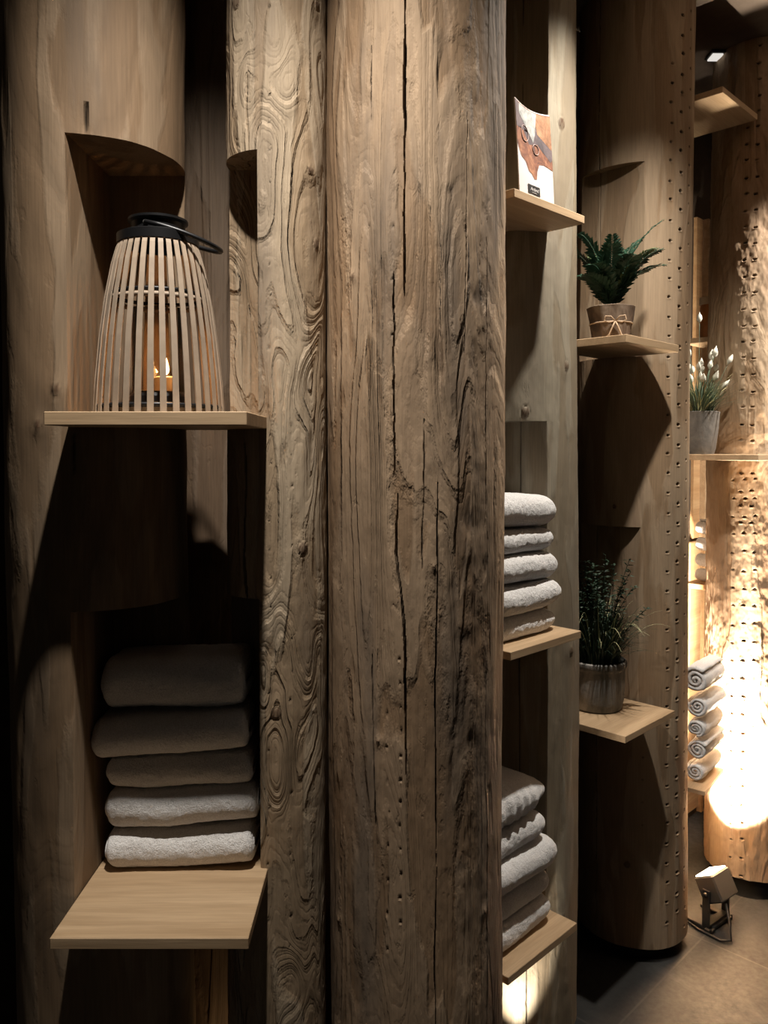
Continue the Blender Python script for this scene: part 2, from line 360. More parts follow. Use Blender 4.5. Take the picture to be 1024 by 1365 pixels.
# ------------------------------------------------------------------ logs
def build_log(name, c, R, z0, z1, mat, origin=None, cuts=(), colw=.002, rowh=.006, cracks=(), dents=(), knots=(), lump=.004, lean=(0, 0), seed=1, rough=0.0, view=100, cutcracks=(), stain_shades=()):
    """polar grid about `origin`; cuts = (za, zb, [(ax, ay, b), ...]) removes a.p > b for every plane"""
    c = np.array(c); o = c if origin is None else np.array(origin)
    fa = math.atan2(-o[1], -o[0])                       # direction from log towards the viewer
    half = math.radians(view)
    na = int(half*2*R/colw); th = list(fa-half+np.arange(na)*(2*half/na))
    nb = 60; th += list(fa+half+np.arange(nb)*((2*math.pi-2*half)/nb)); th = np.array(th)
    # rows
    zs = list(np.arange(z0, z1, rowh))+[z1]
    rows = []
    eps = 1e-5
    brk = sorted({z for q in cuts for z in (q[0], q[1])})
    zs = [z for z in zs if all(abs(z-b) > rowh*.4 for b in brk)]
    for b in brk:
        if z0 < b < z1: zs += [b-eps, b+eps]
    zs = np.array(sorted(zs))
    TH_, Z = np.meshgrid(th, zs)
    d0, d1 = np.cos(TH_), np.sin(TH_)
    zz = Z-1.6
    cx = c[0]-o[0]+.006*np.sin(Z*1.3+seed)+lean[0]*zz; cy = c[1]-o[1]+lean[1]*zz
    # disc intersection, radius modulated
    def hit(Rm):
        bq = d0*cx+d1*cy; cq = cx*cx+cy*cy-Rm*Rm
        return bq+np.sqrt(np.maximum(bq*bq-cq, 1e-9))
    t = hit(R)
    X, Y = t*d0-cx, t*d1-cy; ang = np.arctan2(Y, X); arc = ang*R
    s = seed*13.7
    rr = R + lump*fbm(X*6+s, Y*6, Z*1.1, seed, 2) + .25*lump*fbm(X*24+s, Y*24, Z*7, seed+5, 2)
    if rough: rr = rr + rough*fbm(X*60, Y*60, Z*26, seed+9, 3)
    mark = np.zeros_like(t); knot = np.zeros_like(t)
    def th_of(px):
        k = ray(px)[0]; A = k*k+1; B = -2*(k*c[0]+c[1]); Cc = c[0]**2+c[1]**2-R*R
        D = B*B-4*A*Cc; y = (-B-math.sqrt(max(D, 0)))/(2*A); return math.atan2(y-c[1], k*y-c[0]), math.hypot(k*y, y), y
    def z_of(py, y): return H+ray(512, py)[1]*y
    for pts, wd, dp in cracks:
        aa = []; zc = []
        for px, py in pts:
            a, _, y = th_of(px); aa.append(a); zc.append(z_of(py, y))
        aa = np.unwrap(aa); q = np.argsort(zc); zc = np.array(zc)[q]; aa = aa[q]
        A_ = np.interp(Z, zc, aa)+ .0011/R*noise3(Z*22, 0*Z, 0*Z+seed, 3)+.0006/R*noise3(Z*90, 0*Z, 0*Z+seed, 4)
        da = np.abs((ang-A_+math.pi) % (2*math.pi)-math.pi)*R
        ends = np.clip((Z-zc[0])/.05, 0, 1)*np.clip((zc[-1]-Z)/.05, 0, 1)
        wv = wd*np.sqrt(ends)*(.8+.5*noise3(Z*14, 0*Z, 0*Z, seed+2))
        m = np.clip(1.3-da/np.maximum(wv, 1e-5)*1.0, 0, 1)*(ends > 0)
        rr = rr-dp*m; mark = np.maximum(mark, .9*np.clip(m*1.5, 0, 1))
    for px, y0, y1, step, wd, hg, dp, dk in dents:
        a, _, y = th_of(px); rs = np.random.RandomState(int(px)+seed)
        py = y0
        while py < y1:
            zc = z_of(py+rs.uniform(-2, 2), y); a2 = a+rs.uniform(-.0025, .0025)/R
            i0, i1 = np.searchsorted(zs, [zc-hg*2.5, zc+hg*2.5])
            if i1 > i0:
                sl = slice(i0, i1)
                da = np.abs((ang[sl]-a2+math.pi) % (2*math.pi)-math.pi)*R
                q = (da/wd)**2+((Z[sl]-zc)/hg)**2; k = rs.uniform(.6, 1.15)
                m = np.clip(1.6-q*1.1, 0, 1)
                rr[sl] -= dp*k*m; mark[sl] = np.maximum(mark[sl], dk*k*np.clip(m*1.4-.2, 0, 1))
                lip = np.exp(-(da/wd)**2*.6)*np.exp(-((Z[sl]-zc+hg*1.5)/(hg*.6))**2); rr[sl] += dp*.25*lip
            py += step
    for px, py, rad in knots:
        a, _, y = th_of(px); zc = z_of(py, y); rm = rad*y/F
        da = ((ang-a+math.pi) % (2*math.pi)-math.pi)*R
        q = np.sqrt(da**2+((Z-zc)*.85)**2)/rm
        knot = np.maximum(knot, np.clip((1.0-q)*6, 0, 1)*(.72+.28*np.cos(q*18)))
        rr = rr-.0018*np.exp(-((q-1)/.14)**2)+.0012*(q < .9)+.003*np.exp(-(q/2.4)**2)
    stn_shade = np.zeros_like(t)
    for px, py, rx, ry, k in stain_shades:
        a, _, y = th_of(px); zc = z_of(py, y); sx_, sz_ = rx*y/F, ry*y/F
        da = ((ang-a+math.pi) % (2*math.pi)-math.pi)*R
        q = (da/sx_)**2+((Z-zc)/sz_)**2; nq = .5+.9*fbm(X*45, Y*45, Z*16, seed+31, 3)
        g = np.exp(-q)*np.clip(nq, 0, 1.3)*k; stn_shade = np.maximum(stn_shade, np.clip(g, 0, .95)); rr = rr-.0035*g
    t = hit(rr)
    # cuts
    iscut = np.zeros_like(t, bool)
    for za, zb, planes in cuts:
        inz = (Z > za) & (Z < zb)
        lo = np.zeros_like(t); hi = np.full_like(t, 9.)
        for ax, ay, b in planes:
            den = ax*d0+ay*d1; num = b-(ax*o[0]+ay*o[1])
            tt = num/np.where(np.abs(den) < 1e-9, 1e-9, den)
            pos = den > 0
            lo = np.where(pos, np.maximum(lo, tt), lo)
            hi = np.where(pos, hi, np.where(num < 0, np.minimum(hi, tt), -1.))
        m = inz & (lo < hi) & (lo < t) & (lo >= 0)
        t = np.where(m, lo, t); iscut |= m
    mark = np.where(iscut, 0, mark); knot = np.where(iscut, 0, knot)
    for w0, wd in cutcracks:
        wv = (-(o[0]+t*d0)+(o[1]+t*d1))*math.sqrt(.5)
        m = np.clip(1.4-np.abs(wv-w0-.0015*noise3(Z*8, 0*Z, 0*Z, seed))/(wd*(.7+.5*noise3(Z*5, 0*Z, 0*Z, seed+1))), 0, 1)*iscut
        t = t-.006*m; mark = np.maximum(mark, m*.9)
    # vertical drying cracks on cut faces
    Vx, Vy = o[0]+t*d0, o[1]+t*d1
    V = np.stack([Vx-c[0], Vy-c[1], Z-z0], -1).reshape(-1, 3)
    nr, nc = t.shape
    i = np.arange(nr-1)[:, None]*nc+np.arange(nc)[None, :]; j = np.arange(nr-1)[:, None]*nc+((np.arange(nc)+1) % nc)[None, :]
    Fq = np.stack([i, j, j+nc, i+nc], -1).reshape(-1, 4)
    # caps as fans of quads (degenerate-free triangles stored as quads is avoided: use centre ring)
    top = V[-nc:].copy(); bot = V[:nc].copy(); ctr = np.array([o[0]-c[0], o[1]-c[1], 0.])
    ring = lambda P_: ctr+(P_-ctr)*np.array([.04, .04, 0])+np.array([0, 0, 1])*P_[:, 2:3]
    V = np.vstack([V, ring(bot), ring(top)])
    k = np.arange(nc); k2 = (k+1) % nc; b0 = nr*nc; t0 = b0+nc
    Fb = np.stack([k2, k, b0+k, b0+k2], -1); Ft = np.stack([(nr-1)*nc+k, (nr-1)*nc+k2, t0+k2, t0+k], -1)
    Fq = np.vstack([Fq, Fb, Ft])
    z_ = np.zeros(2*nc)
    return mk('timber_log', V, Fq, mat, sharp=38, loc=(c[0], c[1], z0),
              attr={'stain': np.concatenate([stn_shade.ravel(), z_]), 'mark': np.concatenate([mark.ravel(), z_]), 'knot': np.concatenate([knot.ravel(), z_])})

ZB, ZT = .046, 3.009
def plinth(log, R):
    return MB().lathe([(R, 0), (R, .046)], 32, (0, 0, -.046)).build('plinth', M['plinth'], log, sharp=30)
ub = lambda v: (-U.x, -U.y, -v)           # removes points with u.p < v
A = build_log('A', (-.557, 1.557), .170, ZB, ZT, M['log_a'], origin=(-.62, 1.625),
    cuts=[(1.6395, 2.149, [(1, 0, -.552), (0, -1, -1.60)]), (.7785, 1.312, [(1, 0, -.552), (0, -1, -1.60)])], colw=.003, rowh=.008,
    cracks=[([(124, 130), (125, 181)], .0016, .012), ([(102, 560), (104, 660)], .001, .004)], knots=[(57, 568, 5), (80, 520, 7)], lean=(-.004, 0), seed=3, lump=.006)
tag(A, 'leftmost big round log, notched for the lantern shelf and the towel stack below it', 'log', 'upright notched logs')
plinth(A, .15)
B = build_log('B', (-.217, 1.585), .099, ZB, ZT, M['log_b'], origin=(-.205, 1.64),
    cuts=[(1.6395, 2.16, [(-1, 0, .237), (0, -1, -1.60)]), (.7785, 1.315, [(-1, 0, .237), (0, -1, -1.60)])], colw=.0016, rowh=.005,
    knots=[(401, 731, 8), (366, 950, 8), (418, 326, 6), (316, 5, 8), (420, 8, 6), (410, 228, 5)],
    cracks=[([(322, 560), (325, 640), (322, 740), (326, 800)], .0022, .012)],
    dents=[(357, 10, 1300, 38, .0022, .0022, .003, .6), (386, 400, 1300, 41, .0018, .002, .003, .5)], lump=.004, rough=.0007, seed=5)
tag(B, 'slim pale log with deeply carved grain to the right of the left shelves', 'log', 'upright notched logs'); plinth(B, .09)
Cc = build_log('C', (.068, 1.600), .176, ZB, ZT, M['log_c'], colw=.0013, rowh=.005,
    cracks=[([(541, -40), (541, 200), (541, 300), (542, 395)], .0018, .025), ([(528, 360), (528, 480), (529, 560), (528, 640)], .0012, .02), ([(533, 655), (532, 740), (537, 790)], .0015, .02), ([(536, 770), (542, 840), (543, 960), (543, 1035)], .0015, .02),
            ([(585, 640), (587, 740), (584, 900), (585, 1150), (583, 1400)], .0013, .014), ([(622, 150), (622, 330), (620, 470)], .0009, .007), ([(497, 870), (499, 1000), (502, 1130)], .0009, .007), ([(497, 60), (497, 160)], .0007, .004), ([(649, 300), (649, 700)], .0008, .005),
            ([(568, 560), (566, 760)], .0009, .006)],
    dents=[(527, 230, 860, 36, .0030, .0020, .0022, .45), (497, 230, 420, 37, .0018, .0018, .002, .4), (536, 880, 1240, 32, .0034, .003, .003, .35), (641, 300, 420, 9, .0014, .0012, .0012, .3), (519, 950, 1300, 45, .003, .003, .003, .3)],
    knots=[(476, 370, 3.2), (506, 988, 3.2), (453, 1226, 3), (652, 1216, 3), (581, 757, 3)], lump=.0055, rough=.0006, seed=8,
    stain_shades=[(634, 395, 16, 26, .9), (632, 470, 14, 24, .8), (606, 255, 8, 6, .8), (610, 60, 30, 60, .35), (625, 850, 14, 26, .95), (628, 690, 16, 30, .8), (608, 980, 8, 14, .7), (632, 990, 8, 14, .6), (622, 1135, 12, 30, .9), (612, 760, 40, 70, .4), (610, 1000, 45, 140, .38), (604, 560, 25, 90, .3)], lean=(.006, 0))  # dark stain spots, plus wide soft ovals painting shade between the ceiling spots
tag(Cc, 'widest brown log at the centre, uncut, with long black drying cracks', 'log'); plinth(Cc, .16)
D = build_log('D', (.354, 2.168), .170, ZB, ZT, M['log_d'],
    cuts=[(2.1485, 3.1, [ub(1.714)]), (1.1315, 1.672, [ub(1.714)]), (.3975, 1.115, [ub(1.714)])], colw=.0022, rowh=.006,
    knots=[(749, 165, 7), (755, 488, 6), (699, 549, 6), (757, 868, 5), (748, 1222, 4)],
    cracks=[([(700, 1180), (700, 1400)], .0012, .01)], lump=.004, rough=.0005, seed=13, cutcracks=[(1.206, .0016)], lean=(-.006, 0))
tag(D, 'pale greyish log behind the centre log, notched for three shelves including the magazine one', 'log', 'upright notched logs'); plinth(D, .14)
E_ = build_log('E', (.815, 2.576), .177, ZB, ZT, M['log_e'],
    cuts=[(1.8825, 2.467, [ub(2.252)]), (.8075, 1.362, [ub(2.252)])], colw=.0022, rowh=.0026,
    cracks=[([(797, -60), (798, 240)], .0014, .012), ([(797, 960), (797, 1300)], .0013, .012)], knots=[(839, 1152, 4.5), (822, 675, 3)],
    dents=[(893, 85, 1240, 26, .0054, .0036, .005, .9), (906.5, 20, 1240, 26, .0064, .0042, .008, 1.1), (917, 14, 1240, 26, .0045, .0036, .005, .9), (860, 1010, 1110, 30, .004, .003, .003, .5)],
    lump=.004, seed=21, cutcracks=[(1.290, .0012)], lean=(-.002, 0))
tag(E_, 'thick log studded with rows of small punched holes, beside both potted plants', 'log', 'upright notched logs'); plinth(E_, .14)
F_ = build_log('F', (1.35, 2.88), .155, .075, ZT, M['log_f'],
    cuts=[(1.5625, 3.1, [ub(2.832), (NV.x, NV.y, -1.016)])], origin=(1.33, 2.93), colw=.0024, rowh=.0032,
    dents=[(991, 170, 700, 22, .006, .0035, .008, .9), (1005, 60, 700, 22, .006, .0035, .008, .9), (981, 640, 1180, 24, .005, .003, .005, .8), (996, 640, 1180, 24, .006, .0035, .007, .95), (1010, 640, 900, 24, .005, .0035, .006, .9)],
    lump=.007, rough=.0022, seed=34)
tag(F_, 'brightly floodlit log at the far right with rough bark and punched holes', 'log')
MB().lathe([(.13, 0), (.13, .075)], 32, (0, 0, -.075)).build('plinth', M['plinth'], F_, sharp=30)
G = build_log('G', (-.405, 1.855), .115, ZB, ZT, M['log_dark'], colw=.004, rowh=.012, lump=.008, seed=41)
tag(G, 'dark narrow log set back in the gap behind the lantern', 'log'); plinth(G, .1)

# ------------------------------------------------------------------ shelves
def shelf(label, near, length, depth, z, rz, th=.019, group='wooden shelves set into the logs'):
    """near = front-left corner; local x along the front edge, local y to the back, top at z"""
    o = MB().box((length/2, depth/2, -th/2), (length, depth, th), bev=.0012).build('shelf_board', M['plank'], smooth=False, loc=(near[0], near[1], z), rz=rz)
    return tag(o, label, 'shelf', group)
Q = math.pi/4
shelf('light wooden shelf on the left under the bamboo lantern', (-.548, 1.270), .327, .33, 1.661, .0, .022)
shelf('light wooden shelf at lower left under the tall towel stack', (-.550, 1.270), .327, .33, .797, .0)
shelf('wooden shelf high up holding the upright flyer', (.283, 1.731), .291, .21, 2.168, Q)
shelf('wooden shelf at mid height under five towels, right of the centre log', (.280, 1.730), .295, .21, 1.151, Q)
shelf('lowest wooden shelf right of the centre log, lit from beneath', (.278, 1.728), .290, .21, .417, Q, .019)
shelf('wooden shelf under the potted fern', (.639, 2.087), .314, .25, 1.904, Q, .021)
shelf('wooden shelf under the large grey pot of grasses', (.650, 2.098), .299, .25, .827, Q, .019)
shelf('empty wooden shelf near the ceiling at the far right', (1.066, 2.514), .292, .22, 2.742, Q, .02)
shelf('wooden shelf under the small cement pot at right', (1.215, 2.555), .160, .24, 1.583, Q, .02)
shelf('low wooden shelf under the rolled towels beside the floodlit log', (1.035, 2.505), .235, .10, .497, math.radians(53), .014)

# ------------------------------------------------------------------ towels
def towel_mesh(L, D, h, seed, layers=2, endr=(8, 8), wr=0., nx=90, wob=.004, taper=0.):
    V = []; Fc = []
    xs = np.linspace(-1, 1, nx)
    xs = np.sign(xs)*(1-(1-np.abs(xs))**1.7)
    t = h/(2*layers)
    for k in range(layers):
        a0 = h/2-k*t; ai = a0-t*.97 if k < layers-1 else .0006
        y0 = k*t*1.1; Lk = L/2*(1-.018*k)
        nf, na = 14, 22
        def path(a, y0_, off):
            P = [(D-off, -a)]+[(y0_+a+(D-off-y0_-a)*(1-i/nf), -a) for i in range(1, nf)]
            P += [(y0_+a-a*math.cos(b)**.9*1.0 if math.cos(b) > 0 else y0_+a, -a*math.cos(p)) for p in [math.pi*i/na for i in range(na+1)] for b in [p-math.pi/2]]
            P += [(y0_+a+(D-off-y0_-a)*(i/nf), a) for i in range(1, nf)]+[(D-off, a)]
            return P
        out = path(a0, y0, .0); inn = path(ai, y0+(a0-ai), .0)[::-1]
        outl = np.array(out+inn); n = len(outl); base = len(V)
        for ix, x in enumerate(xs):
            e = endr[1] if x > 0 else endr[0]
            sc = max(.0, 1-abs(x)**e)**.5 if e else 1.
            sc = max(sc, .12 if layers == 1 or e < 20 else .55)
            sc *= 1-taper*max(0, x)**2
            X = x*Lk
            yy = outl[:, 0].copy(); zz = outl[:, 1].copy()
            yy = yy + (1-sc)*.35*h*(1-yy/D)
            zz = zz*sc
            s_ = seed*7.1+k*.3
            zz = zz + wob*fbm(X*7+s_, yy*9, zz*6, seed, 2)*(1+.5*abs(x)) + .0011*fbm(X*110, yy*110, zz*110, seed+3, 2)
            yy = yy + wob*.9*fbm(X*8+s_, yy*8, zz*12+5, seed+1, 2) + .0011*fbm(X*110, yy*110, zz*110, seed+4, 2)
            if wr: 
                q = wr*np.sin(X*150+2.5*np.sin(X*30)+zz*18)*np.clip(1-yy/.06, 0, 1); yy = yy+q; zz = zz+q*.5
            for yv, zv in zip(yy, zz): V.append((X, yv, zv+h/2))
        for ix in range(nx-1):
            for i in range(n):
                a = base+ix*n+i; b = base+ix*n+(i+1) % n; Fc.append((a, b, b+n, a+n))
        # end caps: strips between outer and inner
        m = n//2
        for ix, flip in ((0, False), (nx-1, True)):
            for i in range(m-1):
                q = (base+ix*n+i, base+ix*n+i+1, base+ix*n+n-2-i, base+ix*n+n-1-i); Fc.append(q if flip else q[::-1])
    return np.array(V), np.array(Fc)
def towel(label, group, loc, rz, L, D, h, seed, roll=0, **kw):
    V, Fc = towel_mesh(L, D, h, seed, **kw)
    o = mk('folded_towel', V, Fc, M['towel'], loc=loc, rz=rz); o.rotation_euler = (0, roll, rz)
    return tag(o, label, 'towel', group)
gA = 'folded white towels on the lower left shelf'
# (x centre, y front, z, length, height, yaw, roll, label)
z = .7985
for i, (xc, yf, L, h, yaw, roll, lab) in enumerate([
    (-.388, 1.470, .282, .073, .03, -.03, 'folded white towel at the bottom of the left stack, lit along its front'),
    (-.384, 1.468, .292, .073, .03, -.05, 'folded white towel second from the bottom of the left stack, its fold catching light'),
    (-.388, 1.474, .276, .058, .03, -.05, 'thin folded white towel in the middle of the left stack'),
    (-.404, 1.462, .296, .076, .03, -.06, 'folded white towel second from the top of the left stack, sticking out to the left'),
    (-.399, 1.470, .272, .098, .02, -.05, 'thick folded towel on top of the left stack, in deep shadow')]):
    towel(lab, gA, (xc, yf, z+.003*i), yaw, L, .122, h, 11+i, roll, layers=2, endr=(26, 40), wob=.005)
    z += h+.0035
def uv(front, u, z): # point on line y-x=front with (x+y)/sqrt2 = u
    s = u*math.sqrt(2); return ((s-front)/2, (s+front)/2, z)
gD = 'folded white towels on the mid shelf'
z = 1.1522
for i, (fr, ue, L, h, roll, wobv, lab) in enumerate([
    (1.515, 1.686, .25, .058, .0, .003, 'folded white towel lying directly on the mid shelf'),
    (1.500, 1.702, .27, .070, .0, .004, 'folded white towel second from the bottom on the mid shelf, bulging right'),
    (1.505, 1.700, .27, .068, .0, .004, 'middle folded white towel of the mid shelf stack'),
    (1.515, 1.684, .25, .058, .0, .004, 'thinner folded white towel second from the top on the mid shelf'),
    (1.510, 1.690, .26, .078, .0, .005, 'plump folded white towel on top of the mid shelf stack')]):
    c = uv(fr, ue-L/2, z); towel(lab, gD, c, Q, L, .16, h, 31+i, roll, layers=2, endr=(10, 6), wob=wobv); z += h+.002
gE = 'folded white towels on the lowest shelf'
z = .4182
for i, (fr, ue, L, h, roll, kw, lab) in enumerate([
    (1.515, 1.678, .25, .072, 0., dict(endr=(9, 7)), 'thick folded white towel at the bottom of the lowest stack, resting on the shelf'),
    (1.520, 1.672, .25, .060, 0., dict(endr=(12, 14)), 'thin folded white towel second from the bottom of the lowest stack'),
    (1.500, 1.692, .26, .082, 0., dict(endr=(9, 7)), 'plump folded white towel in the middle of the lowest stack'),
    (1.520, 1.655, .23, .066, 0., dict(endr=(9, 7)), 'smaller folded white towel under the wrinkled one'),
    (1.515, 1.668, .25, .088, 0., dict(endr=(6, 2.2), wr=.0026), 'wrinkled grey-white towel with pointed corner on top of the lowest stack')]):
    c = uv(fr, ue-L/2, z); towel(lab, gE, c, Q, L, .16, h, 51+i, roll, layers=2, wob=.004, **kw); z += h+.002

def roll_mesh(L, R, seed, turns=2.6):
    n = 90; t = R/(turns+.5)*.92; pts = []
    for side in (0, 1):
        seq = range(n) if side == 0 else range(n-1, -1, -1)
        for i in seq:
            a = 2*math.pi*turns*i/(n-1); r = R*(.16+.84*i/(n-1)); r = r-(t if side else 0)*.9
            pts.append((max(r, .001)*math.cos(a+seed), max(r, .001)*math.sin(a+seed)*.93))
    pts = np.array(pts); m = len(pts); V = []; Fc = []; nx = 26
    for k in range(nx):
        x = -1+2*k/(nx-1); X = x*L/2
        e = 1-.10*abs(x)**8
        nz = .0022*fbm(X*20+seed, pts[:, 0]*30, pts[:, 1]*30, seed, 3)
        for (y, zz), q in zip(pts, nz): V.append((X, y*e+q, zz*e+q))
    for k in range(nx-1):
        for i in range(m):
            a = k*m+i; b = k*m+(i+1) % m; Fc.append((a, a+m, b+m, b))
    for ix, fl in ((0, 0), (nx-1, 1)):
        for i in range(n-1):
            q = (ix*m+i, ix*m+i+1, ix*m+m-2-i, ix*m+m-1-i); Fc.append(q[::-1] if fl else q)
    return np.array(V), np.array(Fc)
def rolled(label, loc, rz, L, R, seed, grp, name='rolled_towel'):
    V, Fc = roll_mesh(L, R, seed); V = V+np.array([0, 0, R*.93])
    return tag(mk(name, V, Fc, M['towel'], loc=loc, rz=rz), label, 'towel', grp)
z = .4985
ang = math.radians(50)
for i, (dx, R, lab) in enumerate([(-.004, .036, 'rolled towel at the bottom of the pile on the low far shelf'), (.004, .040, 'rolled towel second from the bottom of the pile beside the floodlit log'),
    (-.004, .036, 'middle rolled towel of the pile beside the floodlit log'), (.002, .041, 'rolled towel just under the topmost one beside the floodlit log'), (-.006, .052, 'large rolled towel on top of the pile beside the floodlit log')]):
    rolled(lab, (1.098+dx, 2.655, z), ang, .20, R, 3+i*2, 'rolled towels on the low far shelf'); z += R*1.86+.0015

# ------------------------------------------------------------------ lantern
lx, ly, lz = -.399, 1.405, 1.6622
lt = tag(empty('lantern', (lx, ly, lz)), 'tapered bamboo slat lantern with black top and a burning candle', 'lantern')
def lr(z): # slat radius over height
    return np.interp(z, [0, .06, .13, .20, .26, .295, .302], [.113, .109, .102, .092, .080, .070, .066])
zz = np.linspace(.0, .302, 22)
NS = 34
for k in range(NS):
    a = 2*math.pi*k/NS+.05; ca, sa = math.cos(a), math.sin(a); mb = MB(); V = []; hw = .0053; th = .0022
    for zq in zz:
        r = lr(zq); wv = hw*(.80+.22*(1-zq/.3))
        for s_, rr in ((-1, r), (1, r), (1, r-th), (-1, r-th)):
            V.append((rr*ca-s_*wv*sa, rr*sa+s_*wv*ca, zq))
    n = len(zz); Fc = []
    for i in range(n-1):
        for j in range(4):
            Fc.append((i*4+j, i*4+(j+1) % 4, (i+1)*4+(j+1) % 4, (i+1)*4+j))
    Fc += [(3, 2, 1, 0), (n*4-4, n*4-3, n*4-2, n*4-1)]
    mk('slat', V, Fc, M['bamboo'], lt, smooth=False)
MB().lathe([(.0, 0), (.104, 0), (.104, .012), (.0, .012)], 48).build('base_plate', M['bamboo'], lt, sharp=30)
MB().tube([(.0835*math.cos(a), .0835*math.sin(a), .198) for a in np.linspace(0, 2*math.pi, 49)[:-1]], .0045, 8, True).build('hoop', M['bamboo'], lt)
MB().tube([(.080*math.cos(a), .080*math.sin(a), .208) for a in np.linspace(0, 2*math.pi, 49)[:-1]], .0035, 8, True).build('hoop', M['black'], lt)
MB().tube([(.107*math.cos(a), .107*math.sin(a), .012) for a in np.linspace(0, 2*math.pi, 49)[:-1]], .004, 8, True).build('hoop', M['black'], lt)
MB().lathe([(.060, .296), (.0705, .296), (.0705, .312), (.066, .314), (.047, .316), (.046, .334), (.0515, .337), (.0515, .341), (.046, .342), (.043, .338), (.043, .318), (.058, .308), (.06, .296)], 56).build('collar', M['black'], lt, sharp=30)
for sgn in (-1, 1):
    MB().lathe([(.0, 0), (.0045, 0), (.0045, .004), (.0, .004)], 12).build('rivet', M['lamp_body'], lt, loc=(-.008+.0, sgn*.047, .325)).rotation_euler = (math.pi/2*(1 if sgn < 0 else -1), 0, 0)
hp = []
for a in np.linspace(-math.pi/2, math.pi/2, 25):
    hp.append((-.008+.118*math.cos(a)**.8, .054*math.sin(a)+(.0), .325-.036*math.cos(a)**1.0))
MB().tube(hp, .0042, 8).build('handle', M['black'], lt)
MB().lathe([(.044, .036), (.047, .036), (.047, .185), (.0445, .185), (.0445, .039), (.0, .039)], 40).build('glass_cylinder', M['glass'], lt, sharp=30)
MB().lathe([(.0, .0125), (.053, .0125), (.053, .030), (.048, .036), (.0, .036)], 40).build('candle_holder', M['black'], lt, sharp=30)
cn = MB().lathe([(.0, 0), (.021, 0), (.021, .024), (.017, .027), (.0, .024)], 32, (.014, -.005, .0395)).build('candle', M['wax'], lt, sharp=40)
MB().tube([(.014, -.005, .063), (.014, -.005, .071)], .0007, 6).build('wick', M['black'], cn)
MB().lathe([(.0, .069), (.0036, .074), (.0046, .079), (.0032, .088), (.0012, .096), (.0, .100)], 16, (.014, -.005, .0)).build('flame', M['flame'], cn)

# ------------------------------------------------------------------ flyer on the high shelf
fl = tag(empty('flyer', (0, 0, 0)), 'tall white flyer with brown food photograph standing on the high shelf', 'flyer')
p0 = uv(1.470, .0, 0); a0 = ray(693, 240)[0]; a1 = ray(739, 264)[0]
ya = 1.458/(1-a0); yb = 1.458/(1-a1); pa = Vector((a0*ya, ya, 0)); pb = Vector((a1*yb, yb, 0))
fl.location = (pa.x, pa.y, 2.1685); fw = (pb-pa).length; fh = .212
fl.rotation_euler = (math.radians(-3), 0, math.atan2(pb.y-pa.y, pb.x-pa.x))
def bend(u, v, off=0):  # u 0..1 across, v 0..1 up -> local point (front is -y)
    return Vector((u*fw, .006*math.sin(u*3.1)*v+.004*v*v-off, v*fh))
def topv(u): return 1-.035*math.sin(u*math.pi)-.0*u
def panel(name, poly, off, mat, parent, thick=.0):
    # poly in (u,v); triangulate by bmesh-free fan on dense grid clip: build via from_pydata ngon subdivided by fan from centroid
    P = []
    for i in range(len(poly)):
        a, b = Vector((*poly[i], 0)), Vector((*poly[(i+1) % len(poly)], 0))
        for k in range(4): P.append(a.lerp(b, k/4))
    cx = sum(p.x for p in P)/len(P); cy = sum(p.y for p in P)/len(P)
    V = [bend(cx, cy, off)]; n = len(P); rings = (.5, 1.)
    for r in rings: V += [bend(cx+(p.x-cx)*r, cy+(p.y-cy)*r, off) for p in P]
    Fc = [(0, 1+i, 1+(i+1) % n) for i in range(n)]+[(1+i, 1+n+i, 1+n+(i+1) % n, 1+(i+1) % n) for i in range(n)]
    return mk(name, V, Fc, mat, parent)
V = []; Fc = []; nu, nv = 12, 20
for s_ in (0, 1):
    for j in range(nv+1):
        for i in range(nu+1):
            u = i/nu; V.append(bend(u, j/nv*topv(u), -.0025*s_))
W_ = nu+1; S_ = W_*(nv+1)
for j in range(nv):
    for i in range(nu):
        a = j*W_+i; Fc.append((a, a+1, a+1+W_, a+W_)); Fc.append((S_+a, S_+a+W_, S_+a+1+W_, S_+a+1))
for j in range(nv): 
    a = j*W_; Fc.append((a, a+W_, S_+a+W_, S_+a)); a += nu; Fc.append((a, S_+a, S_+a+W_, a+W_))
for i in range(nu):
    Fc.append((i, S_+i, S_+i+1, i+1)); a = nv*W_+i; Fc.append((a, a+1, S_+a+1, S_+a))
mk('sheets', V, Fc, M['paper'], fl, sharp=30)
ph = panel('food_photo', [(0, .52), (.10, .40), (.22, .36), (.30, .27), (.38, .25), (.45, .20), (.52, .21), (.55, .30), (.62, .385), (.76, .40), (.9, .385), (1, .375), (1, .985), (.8, .965), (.5, .955), (.2, .97), (0, .99)], .0005, M['ink_brown'], fl)
panel('dark_photo_corner', [(0, .70), (.18, .72), (.36, .56), (.60, .60), (.95, .46), (1, .50), (1, .60), (.6, .78), (.15, .96), (.0, .985)], .0008, M['ink_dark'], ph)
panel('bread_photo', [(.62, .72), (.98, .60), (1, .97), (.78, .955), (.58, .945)], .0010, M['ink_orange'], ph)
panel('grey_triangle', [(.12, .965), (.10, .86), (.30, .74), (.48, .60), (.55, .70), (.64, .95), (.42, .945), (.22, .955)], .0012, M['ink_grey'], ph)
for (cu, cv, ru, rv) in ((.24, .66, .105, .085), (.54, .535, .085, .055)):
    MB().tube([bend(cu+ru*math.cos(a), cv+rv*math.sin(a), .0015) for a in np.linspace(0, 2*math.pi, 33)[:-1]], .0008, 6, True).build('ring_print', M['ink_line'], ph)
lb = panel('logo_box', [(.24, .028), (.58, .028), (.58, .125), (.24, .125)], .0009, M['ink_black'], fl)
